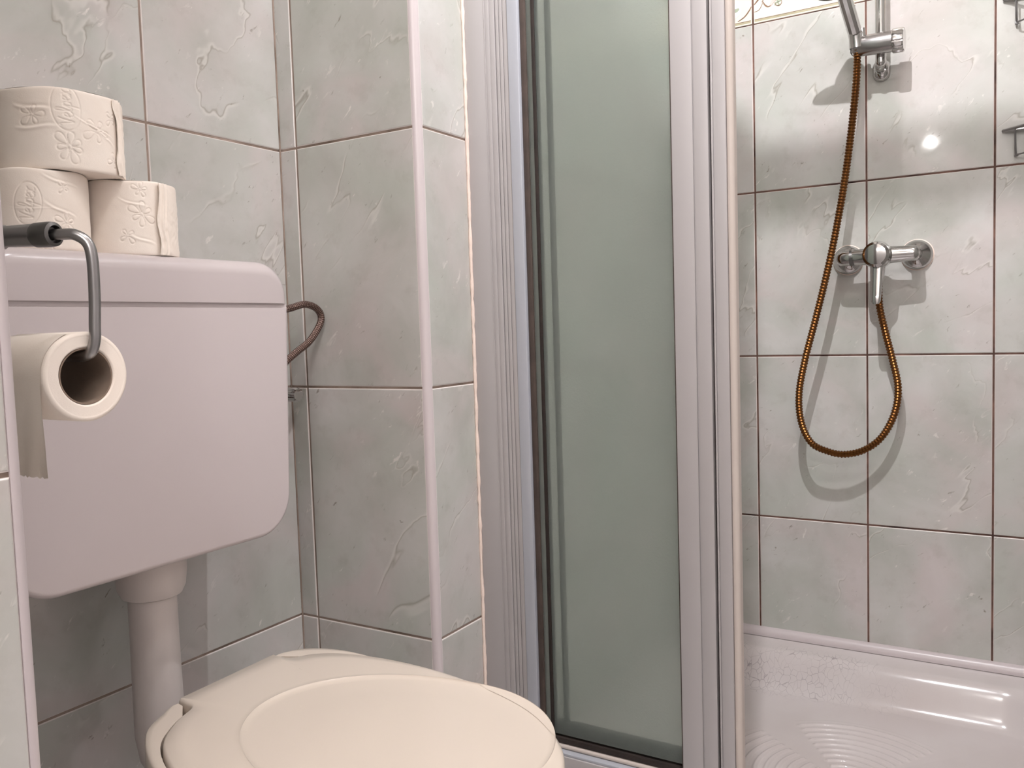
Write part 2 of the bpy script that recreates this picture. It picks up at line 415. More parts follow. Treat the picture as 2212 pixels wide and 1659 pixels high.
# ------------------------------------------------------------------ decorated border tiles on the shower back wall
def border():
    rnd = random.Random(5)
    mats = [simple('border_cream_glaze', rgb(232, 222, 208), .14, nscale=9, namp=.05), GROUTS,
            simple('border_olive_line', rgb(176, 168, 140), .3, nscale=60, namp=.12),
            simple('border_brown_print', rgb(132, 104, 84), .3, nscale=60, namp=.25),
            simple('border_white_scroll', rgb(244, 236, 236), .12, nscale=9, namp=.02),
            simple('border_green_leaf', rgb(158, 166, 146), .2, nscale=50, namp=.15),
            simple('border_pink_petal', rgb(224, 196, 190), .2, nscale=50, namp=.08),
            simple('border_metal_berry', (.55, .45, .38, 1), .15, 1)]
    mb = MB(); Y = .878; xs = [.2412, .4212, .6313, .8428, 1.02]; z0, z1 = .6618, .7432
    mb.box((.2412, Y+.0015, .66), (1.02, Y+.03, .745), mi=1)
    def flat(pts, dep, mi):
        f = [(x, Y-dep, z) for x, z in pts]; n = len(f); bk = [(x, Y+.0001, z) for x, z in pts]
        mb.loft([bk, f], mi=mi)
    def line(pts, wd, dep, mi):
        P = catmull([(x, z, 0) for x, z in pts], 6)
        L = []; R = []
        for i, p in enumerate(P):
            t = (P[min(i+1, len(P)-1)]-P[max(i-1, 0)]).normalized(); n = Vector((-t.y, t.x)); ww = wd*(.35+.65*math.sin(PI*(i+.5)/len(P)))
            L.append((p.x+n.x*ww, p.y+n.y*ww)); R.append((p.x-n.x*ww, p.y-n.y*ww))
        flat(L+R[::-1], dep, mi)
    for i in range(4):
        a, b = xs[i]+(.0018 if i else 0), xs[i+1]-(.0018 if i < 3 else 0)
        rings = []
        for ins, dp in ((0, .0015), (.0003, .0003), (.001, 0)):
            rings.append([(a+ins, Y+dp, z0+ins), (b-ins, Y+dp, z0+ins), (b-ins, Y+dp, z1-ins), (a+ins, Y+dp, z1-ins)])
        mb.loft(rings, cap0=False)
        flat([(a+.002, z0+.0030), (b-.002, z0+.0030), (b-.002, z0+.0072), (a+.002, z0+.0072)], .0002, 2)
        flat([(a+.002, z0+.0068), (b-.002, z0+.0068), (b-.002, z0+.0078), (a+.002, z0+.0078)], .0004, 3)
    for i in range(4):
        a = xs[i+1]                       # motif straddles each joint
        for s0 in (0, -.2105):
            pass
        # white scroll body left of the joint
        for x0, z_0 in ((a-.030, .690),):
            if x0 > .25: flat([(x0-.016+.030*math.cos(t)*.8, z_0+.004+.016*math.sin(t)) for t in [2*PI*k/28 for k in range(28)]], .0005, 4)
        line([(a-.030, .672), (a-.016, .679), (a-.006, .690), (a-.0025, .696)], .0012, .0007, 3)
        line([(a+.003, .698), (a+.012, .707), (a+.020, .716)], .0014, .0007, 3)
        line([(a+.003, .684), (a+.012, .686), (a+.018, .694), (a+.022, .706)], .0005, .0007, 3)
        line([(a+.021, .700), (a+.024, .694), (a+.030, .689), (a+.036, .690)], .0013, .0007, 3)
        line([(a+.018, .700), (a+.022, .706), (a+.023, .716)], .0006, .0007, 3)
        line([(a+.035, .690), (a+.040, .697), (a+.047, .701)], .0030, .0009, 6)
        for k in range(4):
            ph = k*1.5+.4; line([(a+.050, .694), (a+.050+.005*math.cos(ph), .694+.005*math.sin(ph)), (a+.050+.008*math.cos(ph+.5), .694+.008*math.sin(ph+.5))], .0015, .0008, 5)
        line([(a+.043, .694), (a+.047, .688), (a+.053, .687), (a+.057, .692), (a+.055, .699)], .0006, .0009, 3)
        line([(a+.085, .697), (a+.090, .707), (a+.100, .714)], .0006, .0007, 3)
        line([(a+.118, .700), (a+.130, .697), (a+.142, .702)], .0007, .0007, 3)
        line([(a+.105, .706), (a+.120, .701), (a+.135, .706)], .0028, .0006, 6)
        line([(a-.040, .698), (a-.034, .694), (a-.027, .697)], .0035, .0008, 5)
        if a+.075 < 1.01:
            mb.sphere((a+.067, Y-.002, .7045), .0062, mi=7, n=16, sc=(1, .5, 1))
    return struct(mb.build('trim_4', mats, smooth=10))
border()

# ------------------------------------------------------------------ shower screen
enc = thing('shower_screen', (.62, .12, -.50), 'grey framed shower screen with frosted greenish glass beside the toilet', 'shower screen')
Z0, Z1 = -.505, .846
def vbar(name, x0, x1, y0, y1, mat, parent=enc, z0=-.49, z1=1.04, b=.0008, mb=None):
    m_ = mb or MB(); m_.box((x0, y0, z0), (x1, y1, z1), b, axis=2, seg=2)
    return m_ if mb else m_.build(name, mat, parent)
# wall profile: flat face, ridge, stepped grooves
mb = MB()
for x0, x1, y0 in ((.2448, .2752, .1070), (.2754, .2762, .1066), (.2763, .2828, .1074), (.2830, .2902, .1084)):
    vbar('', x0, x1, y0, .135, None, mb=mb, b=.0002, z0=-.52)
mb.box((.2445, .1090, -.52), (.2905, .136, 1.04))
prof = mb.build('wall_profile', FRAME, enc)
mb = MB()
for x0, x1, y0 in ((.2914, .2959, .1100), (.2968, .3013, .1104), (.3021, .3084, .1112)):
    vbar('', x0, x1, y0, .135, None, mb=mb, b=.0002, z0=-.52)
mb.box((.2906, .1135, -.52), (.3084, .136, 1.04))
mb.build('grooved_profile', FRAME, enc)
for x0, x1 in ((.2903, .2913), (.2960, .2967), (.3014, .3020)): MB().box((x0, .1122, -.52), (x1, .134, 1.04)).build('groove_shade', SEAL_SHADE, enc, smooth=0)  # dark strips put the groove shade into the profile gaps
vbar('panel_edge', .3090, .3250, .1098, .133, FRAMEB, b=.0012, z0=-.49)
vbar('seal_strip', .3256, .3335, .1150, .131, SEAL_SHADE, b=.0008, z0=-.49)
# panel frame sides behind the glass plus inner seals
glass = MB().box((.3320, .1180, -.4800), (.5330, .1220, 1.035)).build('glass_panel', GLASS, enc, smooth=0)
vbar('inner_seal', .3408, .3476, .1221, .1262, SEAL, b=.0005, z0=-.48)['label'] = 'dark seal seen through the glass'
vbar('glass_gasket', .3412, .3462, .1162, .1179, SEAL, b=.0003, z0=-.48)
vbar('inner_post', .3575, .3640, .1240, .1300, SEAL, b=.0005, z0=-.48)
MB().box((.334, .1130, -.4890), (.5310, .1175, -.4825)).build('bottom_gasket', SEAL, enc, smooth=0)
MB().box((.334, .1225, -.4890), (.5310, .1310, -.4640)).build('inner_gasket', SEAL, enc, smooth=0)
# sliding panel stiles
mb = MB(); vbar('', .5322, .5585, .1085, .134, None, mb=mb); vbar('', .5600, .5772, .1078, .134, None, mb=mb)
mb.box((.5580, .1105, -.49), (.5605, .134, 1.04)); mb.build('door_stile', FRAME, enc)
vbar('stile_gasket', .5306, .5322, .1100, .130, SEAL_SHADE, b=.0002)
vbar('closing_gap_seal', .5774, .5802, .1150, .132, SEAL, b=.0003)
mb = MB(); vbar('', .5805, .5828, .1078, .134, None, mb=mb, b=.0005); vbar('', .5830, .5978, .1082, .134, None, mb=mb)
mb.build('leading_stile', FRAME, enc)
vbar('stile_groove', .5979, .5988, .1110, .130, SEAL_SHADE, b=.0002)
mb = MB(); mb.tube([(.6008, .1155, -.49), (.6008, .1155, 1.04)], .0052, 16); mb.box((.5984, .1155, -.49), (.6040, .130, 1.04))
mb.build('edge_seal', PVCB, enc)
# header and bottom rail
mb = MB(); mb.box((.2445, .1005, 1.022), (1.018, .118, 1.040), .002, axis=0); mb.build('header_rail', FRAME, enc)
mb = MB(); mb.box((.330, .0990, -.62), (1.018, .140, -.5000), .001, axis=0)
mb.build('bottom_rail', FRAME, enc)
MB().box((.330, .1010, -.5000), (1.018, .1120, -.4962), .0008, axis=0).build('rail_lip', FRAMEB, enc)
mb = MB(); mb.tube([(.330, .1130, -.4935), (1.018, .1130, -.4935)], .0030, 12); mb.box((.330, .1130, -.4975), (1.018, .134, -.4908))
mb.build('rail_channel', PVCB, enc)

# ------------------------------------------------------------------ shower tray
def tray():
    x0, x1, y0, y1 = .2412, 1.02, .1405, .8765
    nx, ny = 420, 420
    X, Y = np.meshgrid(np.linspace(x0, x1, nx), np.linspace(y0, y1, ny), indexing='ij')
    d = np.minimum(np.minimum(X-x0, x1-X), np.minimum(Y-y0, y1-Y))
    # rounded inner corners
    cr = .10; dx = np.minimum(X-x0, x1-X); dy = np.minimum(Y-y0, y1-Y)
    both = (dx < cr+.06) & (dy < cr+.06)
    dc = (cr+.06)-np.sqrt(np.maximum(cr+.06-dx, 0)**2+np.maximum(cr+.06-dy, 0)**2)
    d = np.where(both, dc, d)
    t = np.clip((d-.050)/.062, 0, 1); sm = t*t*(3-2*t)
    Z = -.5800-.006*np.clip((d-.012)/.04, 0, 1)-.062*sm-.010*np.clip((d-.11)/.25, 0, 1)
    cx, cy = .655, .495; rx, ry = X-cx, Y-cy; R = np.hypot(rx, ry); A = np.arctan2(ry, rx)
    sect = np.abs(((A+PI/4) % (PI/2))-PI/4)            # 0 at the axes
    mk = np.clip((.62-sect)/.05, 0, 1)*np.clip((R-.03)/.01, 0, 1)*np.clip((.205-R)/.01, 0, 1)
    Z = Z+mk*.0032*(np.maximum(0, np.sin(2*PI*R/.0168))**.8)
    Z -= .008*np.clip((.022-R)/.006, 0, 1)
    V = np.stack([X, Y, Z], -1).reshape(-1, 3); mb = MB()
    F = [(i*ny+j, (i+1)*ny+j, (i+1)*ny+j+1, i*ny+j+1) for i in range(nx-1) for j in range(ny-1)]
    mb.add(V.tolist(), F, 0, V.tolist())
    # outer skirt closes it to the floor
    edge = [(i, 0) for i in range(nx)]+[(nx-1, j) for j in range(1, ny)]+[(i, ny-1) for i in range(nx-2, -1, -1)]+[(0, j) for j in range(ny-2, 0, -1)]
    top = [V[i*ny+j] for i, j in edge]; mb.loft([top, [(p[0], p[1], ZF) for p in top]], cap0=False)
    o = mb.build('shower_tray', TRAY, smooth=60)
    return tag(o, 'white shower tray with ring-patterned floor and fine cracks along its back edge', 'shower tray')
tray_o = tray()
mb = MB(); mb.lathe((.655, .495, -.666), (0, 0, 1), [(0, .0215), (.003, .0215), (.0045, .018), (.005, 0.0001)], 32)
mb.build('drain_cover', CHROME_S, tray_o)

# ------------------------------------------------------------------ mixer tap
Y3 = .878
mx = thing('shower_mixer', (.6605, Y3, .184), 'chrome single-lever shower mixer on two round wall plates below the slide bar', 'shower mixer')
for x, z in ((.5985, .1825), (.7185, .1845)):
    mb = MB(); mb.lathe((x, Y3, z), (0, -1, 0), [(-.001, .0288), (.0010, .0288), (.0016, .027)], 40)
    q = mb.build('sealing_ring', CAULK, mx)
    mb = MB(); mb.lathe((x, Y3-.001, z), (0, -1, 0), [(0, .0272), (.004, .0272), (.010, .0235), (.017, .0145), (.020, .0115), (.045, .0112)], 40)
    mb.build('wall_plate', CHROME, mx)
yb = Y3-.060
mb = MB()
mb.lathe((.5990, yb, .1825), (1, 0, .017), [(-.0105, .002), (-.0095, .009), (-.006, .0125), (.0, .0138), (.012, .0140), (.035, .0150), (.050, .0175), (.070, .0175), (.085, .0150), (.108, .0140), (.120, .0138), (.1255, .0125), (.129, .009), (.130, .002)], 36)
mb.lathe((.6605, yb+.012, .1840), (0, -1, 0), [(0, .018), (.010, .0245), (.030, .0250), (.036, .0235)], 40)
mb.lathe((.6605, yb, .172), (0, 0, -1), [(0, .0125), (.020, .0105), (.030, .0095)], 24)
mb.build('body', CHROME, mx)
mb = MB(); mb.lathe((.6115, yb, .1826), (1, 0, .017), [(0, .0143), (.008, .0143)], 32); mb.build('union_ring', STEEL_D, mx)
mb = MB(); mb.lathe((.6605, yb-.024, .1840), (0, -1, 0), [(0, .0236), (.010, .0225), (.0150, .018), (.0165, .010), (.0168, .001)], 40)
# lever blade reaching down and outward
rings = []
for z, y, hw, th in ((.203, .038, .0105, .004), (.196, .044, .0125, .007), (.180, .047, .0125, .008), (.160, .050, .0112, .0075), (.135, .056, .0102, .0065), (.112, .062, .0092, .0055), (.100, .065, .0080, .0045), (.0955, .066, .0050, .003)):
    yc = Y3-.060-.0+(.0)-(y-.030); ring = []
    for k in range(20):
        t = 2*PI*k/20; c, s_ = math.cos(t), math.sin(t)
        ring.append((.6605+hw*abs(c)**.6*(1 if c >= 0 else -1), yc+th*abs(s_)**.7*(1 if s_ >= 0 else -1), z))
    rings.append(ring)
mb.loft(rings); mb.build('lever', CHROME, mx)

# ------------------------------------------------------------------ slide bar with bracket
sb = thing('slide_bar', (.664, Y3, .50), 'chrome vertical slide bar with sliding shower holder and grooved knob', 'shower rail')
yr = Y3-.048
mb = MB(); mb.tube([(.6637, yr, .530), (.6637, yr, 1.02)], .0092, 28); mb.build('bar', CHROME, sb)
mb = MB()
rings = []
for d_, hw, z_t, z_b in ((0, .0155, .548, .508), (.006, .0155, .548, .508), (.012, .0135, .546, .512), (.016, .009, .542, .518)):
    ring = []
    for k in range(28):
        t = 2*PI*k/28; cz = z_t-hw if math.sin(t) >= 0 else z_b+hw
        ring.append((.6590+hw*math.cos(t), Y3-.0005-d_, cz+hw*math.sin(t)))
    rings.append(ring)
mb.loft(rings)
path = catmull([(.6590, Y3-.012, .527), (.6600, Y3-.028, .5275), (.6628, Y3-.042, .531), (.6637, yr, .540)], 6)
mb.tube(path, .0078, 20); mb.sphere((.6635, yr+.001, .532), .0098, n=20)
mb.build('wall_bracket', CHROME, sb)
mb = MB(); mb.box((.640, Y3-.010, .995), (.680, Y3-.0005, 1.045), .004, axis=1); mb.tube([(.6637, Y3-.005, 1.015), (.6637, yr, 1.015)], .009, 16)
mb.build('wall_bracket', CHROME, sb)
ys = Y3-.066; ax = Vector((1, -.02, -.03)).normalized()
mb = MB(); mb.lathe((.6200, ys, .5610), ax, [(0, .0155), (.001, .0168), (.003, .0175), (.045, .0182), (.066, .0184)], 36)
mb.box((.6545, ys, .5480), (.6730, yr+.012, .5710), .003)
mb.build('slider_body', CHROME_S, sb)
mb = MB(); mb.lathe((.6862, ys-.0013, .5590), ax, [(0, .0198), (.001, .0208), (.016, .0210), (.019, .0196), (.0195, .001)], 60, rf=lambda t, k: 1-.07*(k % 5 == 0))
mb.build('knob', CHROME, sb)
mb = MB(); mb.box((.6165, ys-.010, .5480), (.6195, ys+.010, .5740), .001); mb.build('end_plate', STEEL_D, sb)
mb = MB(); mb.lathe((.6270, ys-.010, .556), (-.06, -.12, 1), [(0, .0120), (.018, .0115), (.026, .0125)], 28); mb.tube([(.6365, ys-.004, .572), (.6360, ys-.006, .590)], .0055, 12)
mb.build('holder_socket', CHROME, sb)

# hand shower resting in the holder
hsd = Vector((-.12, -.72, .68)).normalized(); h0 = Vector((.6262, ys-.012, .5790))
hs = thing('hand_shower', h0[:], 'chrome hand shower tilted out of the slide bar holder', 'hand shower')
mb = MB(); mb.lathe(h0, hsd, [(-.004, .006), (.0, .0100), (.004, .0118), (.010, .0124), (.070, .0122), (.095, .0115)], 12)
mb.build('handle', CHROME, hs, smooth=20)
c0 = Vector((.603, .672, .6440)); nd = Vector((-.05, -.62, -.78)).normalized()
mb = MB(); mb.lathe(c0-nd*.016, nd, [(0, .010), (.004, .026), (.012, .040), (.018, .0425)], 40)
mb.tube([h0+hsd*.085, h0+hsd*.105, c0-nd*.010+Vector((0, .015, .0)), c0-nd*.010], [.0115, .0115, .012, .012], 16); mb.build('head', CHROME, hs)
mb = MB(); mb.lathe(c0+nd*.002, nd, [(0, .0420), (.003, .0415), (.005, .038), (.0055, .001)], 40); mb.build('spray_face', BLACK, hs)

# corrugated hose
HP = [(.6268, ys-.010, .556), (.6266, .812, .535), (.6241, .812, .4896), (.6157, .810, .4078), (.604, .806, .3169), (.5886, .800, .2248), (.5726, .797, .1485), (.5535, .796, .0709), (.5330, .797, -.008), (.5215, .800, -.0704), (.5240, .805, -.1242), (.5410, .810, -.164), (.5710, .816, -.1805), (.6004, .822, -.1852), (.6340, .829, -.1758), (.6635, .835, -.1503), (.6845, .838, -.1067), (.6905, .838, -.0598), (.6820, .834, -.009), (.6710, .826, .0419), (.6618, .819, .0929), (.6605, .818, .142)]
pp = resample(catmull(HP, 14), .0014)
mb = MB(); mb.tube(pp, [.0063+.00085*math.sin(2*PI*i/4) for i in range(len(pp))], 14, attr=True)
ho = mb.build('shower_hose', HOSE, smooth=60)
tag(ho, 'tarnished golden ribbed shower hose hanging in a loop from slide bar to mixer', 'shower hose')

# corner wire baskets
def basket(z, lab):
    X0, Yc, L = 1.018, .877, .158
    b = thing('wire_basket', (X0, Yc, z-.06), lab, 'wire basket', 'corner wire baskets')
    mb = MB(); tri = [(X0-.004-L, Yc-.004, z), (X0-.004, Yc-.004, z), (X0-.004, Yc-.004-L, z)]
    path = [Vector(tri[0]), Vector(tri[1]), Vector(tri[2]), Vector(tri[0])]
    for i in range(3): mb.tube([path[i], path[i+1]], .0026, 10)
    mb.sphere(tri[0], .0030, n=12); mb.build('rim', STEEL, b)
    mb = MB(); zb = z-.045
    for k in range(1, 9):
        t = k/9; f = Vector(tri[0]).lerp(Vector(tri[2]), t)
        wx = Vector((f.x, Yc-.004, z)); 
        mb.tube(catmull([f, (f.x+.0005, f.y+.001, z-.030), (f.x+.002, f.y+.006, zb), (f.x+.004, min(f.y+.02, Yc-.008), zb), (wx.x, Yc-.006, zb), (wx.x, Yc-.005, zb+.006), wx], 4), .0016, 8)
    mb.tube([(tri[0][0]+.02, tri[0][1]-.012, zb), (tri[2][0]-.008, tri[2][1]+.02, zb)], .0016, 8)
    mb.build('wires', STEEL, b)
basket(.389, 'lower corner wire basket beside the slide bar at the right picture edge')
basket(.612, 'upper corner wire basket at the top right picture corner')

# ------------------------------------------------------------------ cistern
def rrect(y0, y1, z0, z1, rb, rt_, ins=0, taper=0, n=8):
    """outline in YZ with bottom radii rb and top radii rt_ (y, z)"""
    out = []
    for cy0, cz0, r, a0, sy, sz in ((y1, z1, rt_, 0, -1, -1), (y0, z1, rt_, PI/2, 1, -1), (y0, z0, rb, PI, 1, 1), (y1, z0, rb, 1.5*PI, -1, 1)):
        r2 = max(r-ins, .0005); cyy = cy0+sy*(r2+ins); czz = cz0+sz*(r2+ins)
        for k in range(n+1):
            t = a0+PI/2*k/n; y, z = cyy+r2*math.cos(t), czz+r2*math.sin(t)
            out.append((y, z))
    return out
def slab(mb, outline, x0, x1, fil, tap=None, seg=6):
    rings = []
    prof = [(x0, .004), (x0+.003, 0)]+[(x1-fil*(1-math.sin(t)), fil*(1-math.cos(t))) for t in [PI/2*k/seg for k in range(seg+1)]]
    for x, ins in prof:
        rings.append([(x, y, z) for y, z in outline(ins)])
    mb.loft(rings)
ci = thing('cistern', (.075, -.32, -.157), 'white plastic toilet cistern with rounded corners mounted on the left tiled wall', 'toilet cistern')
YR, YL = -.1445, -.4985
mb = MB()
def body_out(ins):
    o = rrect(YL, YR, -.157, .1062+ins*.8, .046, .001, ins, n=10)
    return [(y-(.012*(.106-z)/.263 if y > -.32 else -.012*(.106-z)/.263), z) for y, z in o]
slab(mb, body_out, .003, .150, .006); mb.build('tank', PLASTIC, ci)
mb = MB(); mb.box((.006, YL+.003, .1050), (.1490, YR-.003, .1100)); mb.build('seam', PLASTIC, ci, smooth=0)
mb = MB(); slab(mb, lambda i: rrect(YL-.002, YR+.0012, .1096-i*.93, .1580, .001, .040, i, n=12), .003, .1525, .016, seg=8)
mb.build('tank_lid', PLASTIC, ci)
fp = thing('flush_pipe', (.078, -.297, -.40), 'white plastic flush pipe dropping from the cistern to the toilet', 'flush pipe')
mb = MB(); mb.lathe((.078, -.297, -.156), (0, 0, -1), [(0, .0375), (.024, .0370), (.040, .0350), (.048, .0310), (.050, .027)], 40); mb.build('collar', PIPEP, fp)
mb = MB(); mb.tube([(.078, -.297, -.19), (.078, -.297, -.25), (.078, -.297, -.36), (.082, -.296, -.378), (.094, -.294, -.390), (.130, -.292, -.396)], [.0252, .0252, .0262, .0265, .0265, .0265], 36)
mb.build('pipe', PIPEP, fp)

# braided supply hose and stop valve
HS = [(.075, -.150, .092), (.072, -.120, .097), (.070, -.092, .103), (.070, -.063, .1085), (.070, -.036, .1135), (.070, -.0135, .1065), (.070, -.0085, .0905), (.070, -.030, .0655), (.070, -.0565, .0505), (.068, -.078, .036), (.060, -.090, .016), (.050, -.088, .002), (.036, -.078, -.004)]
mb = MB(); mb.tube(resample(catmull(HS, 8), .003), .0048, 16, attr=True)
tag(mb.build('supply_hose', BRAID, smooth=60), 'braided steel water hose curling out behind the right side of the cistern', 'water hose')
sv = thing('stop_valve', (0, -.0545, -.006), 'small chrome stop valve with ribbed knob on the wall beside the cistern', 'stop valve')
mb = MB(); mb.lathe((.0, -.0545, -.006), (1, 0, 0), [(0, .013), (.003, .013), (.005, .008), (.030, .008), (.048, .006)], 24); mb.tube([(.028, -.058, -.006), (.030, -.078, -.005), (.037, -.078, -.004)], .006, 14); mb.build('valve_body', CHROME, sv)
mb = MB(); mb.lathe((.046, -.0545, -.006), (1, 0, 0), [(0, .0088), (.002, .0095), (.020, .0095), (.0225, .0085), (.023, .001)], 48, rf=lambda t, k: 1-.08*(k % 4 == 0)); mb.build('knob', CHROME, sv)

# ------------------------------------------------------------------ toilet
LID = [(.176, -.222), (.1775, -.285), (.179, -.344), (.1815, -.3475), (.193, -.3500), (.205, -.3520), (.209, -.3560), (.2145, -.371), (.2225, -.386), (.239, -.4085), (.262, -.4255), (.296, -.4410), (.345, -.452), (.405, -.455), (.465, -.442), (.520, -.413), (.562, -.370), (.583, -.328), (.582, -.298), (.5745, -.278), (.562, -.258), (.546, -.241), (.513, -.216), (.478, -.199), (.438, -.186), (.405, -.178), (.362, -.172), (.309, -.171), (.262, -.177), (.234, -.186), (.214, -.200), (.206, -.2135), (.200, -.2180), (.186, -.2195), (.179, -.2200)]
SEAT = [(.199, -.2175), (.1985, -.2280), (.1985, -.285), (.1985, -.3380), (.1990, -.3475), (.1960, -.3505), (.1870, -.3500), (.1790, -.3492), (.1772, -.3520), (.1872, -.3712), (.2001, -.3967), (.2216, -.4155), (.2461, -.4308), (.2715, -.4429), (.310, -.4550), (.350, -.463), (.405, -.465), (.465, -.451), (.515, -.418), (.552, -.372), (.570, -.328), (.568, -.300), (.560, -.280), (.545, -.260), (.505, -.222), (.455, -.197), (.405, -.184), (.360, -.176), (.320, -.1715), (.285, -.1675), (.245, -.1660), (.220, -.1695), (.1985, -.1773), (.1822, -.1901), (.1725, -.2110), (.1740, -.2150), (.185, -.2160)]
INN = []
to = thing('toilet', (.36, -.30, ZF), 'white toilet with closed cream lid in front of the wall cistern', 'toilet')
def closed(pts, n): return [(p.x, p.y) for p in catmull([(x, y, 0) for x, y in pts], n, True)]
def inset(pts, d):
    n = len(pts); out = []
    A = sum(pts[i][0]*pts[(i+1) % n][1]-pts[(i+1) % n][0]*pts[i][1] for i in range(n)); sg_ = 1 if A > 0 else -1
    for i in range(n):
        a, b, c = Vector(pts[i-1]), Vector(pts[i]), Vector(pts[(i+1) % n])
        t = (c-a).normalized(); out.append((b.x-sg_*t.y*d, b.y+sg_*t.x*d))
    return out
def even(pts, step, smooth=2):
    P = resample([(x, y, 0) for x, y in pts]+[(pts[0][0], pts[0][1], 0)], step)[:-1]
    A = np.array([(p.x, p.y) for p in P])
    for _ in range(smooth): A = (np.roll(A, 1, 0)+2*A+np.roll(A, -1, 0))/4
    return [tuple(map(float, a)) for a in A]
lo = even(closed(LID, 8), .0030, 3); n_ = len(lo)
cx, cyc = .44, -.305
# recessed oval field on the lid
field = []
for x, y in lo:
    a = math.atan2(y-cyc, x-cx)
    ex, ey = (.172 if math.cos(a) < 0 else .125), .119
    r = 1/math.sqrt((math.cos(a)/ex)**2+(math.sin(a)/ey)**2)
    field.append((cx+r*math.cos(a), cyc+r*math.sin(a)))
zt_ = -.280
def lz(x, y): return zt_+.006*(1-((x-.40)/.22)**2*.5-((y+.312)/.14)**2*.5)-.004
rings = []
for d_, dz in ((.0012, -.0165), (.0003, -.0155), (0, -.010), (.0004, -.0036), (.0014, -.0012), (.0030, 0)):
    rings.append([(x, y, zt_+dz-.001) for x, y in inset(lo, d_)])
r5 = inset(lo, .0030)
def lerp2(A, B, t): return [(a[0]+(b[0]-a[0])*t, a[1]+(b[1]-a[1])*t) for a, b in zip(A, B)]
for t, dz in ((.25, .0008), (.6, .0014), (.90, .0016), (.975, .0018), (.99, .0022), (1.0, .0016), (1.012, .0002), (1.05, -.0005)):
    base = lerp2(r5, field, min(t, 1))
    if t > 1: base = lerp2(field, [(cx, cyc)]*n_, t-1)
    rings.append([(x, y, zt_-.001+dz) for x, y in base])
for t in (.3, .6, .85, .99):
    rings.append([(x, y, zt_-.0015+.0012*t) for x, y in lerp2(field, [(cx, cyc)]*n_, t)])
mb = MB(); mb.loft(rings); mb.build('lid', SEATP, to, smooth=50)
so = even(closed(SEAT, 8), .004, 3)
LA = np.array(lo)
def inside(p):
    x, y = p; c = False
    for i in range(n_):
        (xa, ya), (xb, yb) = lo[i-1], lo[i]
        if (ya > y) != (yb > y) and x < (xb-xa)*(y-ya)/(yb-ya)+xa: c = not c
    return c
tgt, zs_ = [], []
for p in so:
    dd = np.hypot(LA[:, 0]-p[0], LA[:, 1]-p[1]); k = int(dd.argmin()); dm = float(dd[k])
    q = Vector(LA[k]); v = (Vector(p)-q); inn = inside(p)
    f = 0 if inn else min(1, max(0, (dm-.003)/.006))
    tgt.append(tuple(q+(v.normalized()*.0016 if not inn and dm > .002 else Vector((0, 0)))) if not inn else p)
    zs_.append(-.2985+.0140*f)
rings = [[(x, y, -.3170) for x, y in inset(so, .004)], [(x, y, -.3155) for x, y in inset(so, .0008)], [(x, y, min(-.304, z-.006)) for (x, y), z in zip(so, zs_)],
         [(x, y, z-.0022) for (x, y), z in zip(inset(so, .0006), zs_)], [(x, y, z-.0004) for (x, y), z in zip(inset(so, .0022), zs_)], [(x, y, z) for (x, y), z in zip(lerp2(inset(so, .003), tgt, .25), zs_)]]
rings += [[(x, y, z-.0001) for (x, y), z in zip(tgt, zs_)], [(x, y, -.2990) for x, y in tgt], [(x, y, -.2990) for x, y in lerp2(tgt, [(.38, -.31)]*len(so), .4)]]
mb = MB(); mb.loft(rings); mb.build('seat', SEATP, to, smooth=50)
for y in (-.225, -.345):
    mb = MB(); mb.tube([(.202, y-.012, -.305), (.202, y+.012, -.305)], .005, 16); mb.box((.197, y-.009, -.322), (.210, y+.009, -.305), .002); mb.build('hinge', SEATP, to)
rings = []
for z, sc, dx in ((-.3172, .93, 0), (-.323, .955, 0), (-.345, .945, 0), (-.40, .86, -.01), (-.48, .68, -.03), (-.56, .56, -.05), (-.66, .55, -.06), (ZF+.012, .62, -.06), (ZF, .63, -.06)):
    rings.append([((x-.36)*sc+.36+dx, (y+.31)*sc-.31, z) for x, y in so])
mb = MB(); mb.loft(rings); mb.tube([(.125, -.293, -.396), (.20, -.295, -.396), (.26, -.297, -.41)], [.034, .034, .03], 28); mb.build('bowl', CERAM, to, smooth=60)

# ------------------------------------------------------------------ toilet paper
def stroke_letters(word):
    G = {'V': [[(0, .9), (.12, 1), (.22, .2), (.3, 0), (.45, .6), (.62, 1.05)]],
         'e': [[(.0, .25), (.3, .38), (.36, .55), (.2, .62), (.08, .4), (.1, .1), (.3, 0), (.48, .15)]],
         'l': [[(0, .1), (.25, .6), (.32, 1.1), (.18, 1.2), (.1, .7), (.14, .1), (.32, .05)]],
         'p': [[(0, .2), (.16, .6), (.12, 0), (.02, -.55)], [(.12, .3), (.3, .6), (.46, .45), (.38, .1), (.16, .05)]],
         'x': [[(0, .58), (.14, .55), (.28, .05), (.46, .05)], [(.46, .6), (.3, .5), (.1, .05), (0, .02)]]}
    x = 0; out = []
    for ch in word:
        for s_ in G[ch]: out.append([(x+a, b) for a, b in s_])
        x += {'V': .6, 'e': .46, 'l': .34, 'p': .52, 'x': .5}[ch]
    return out, x
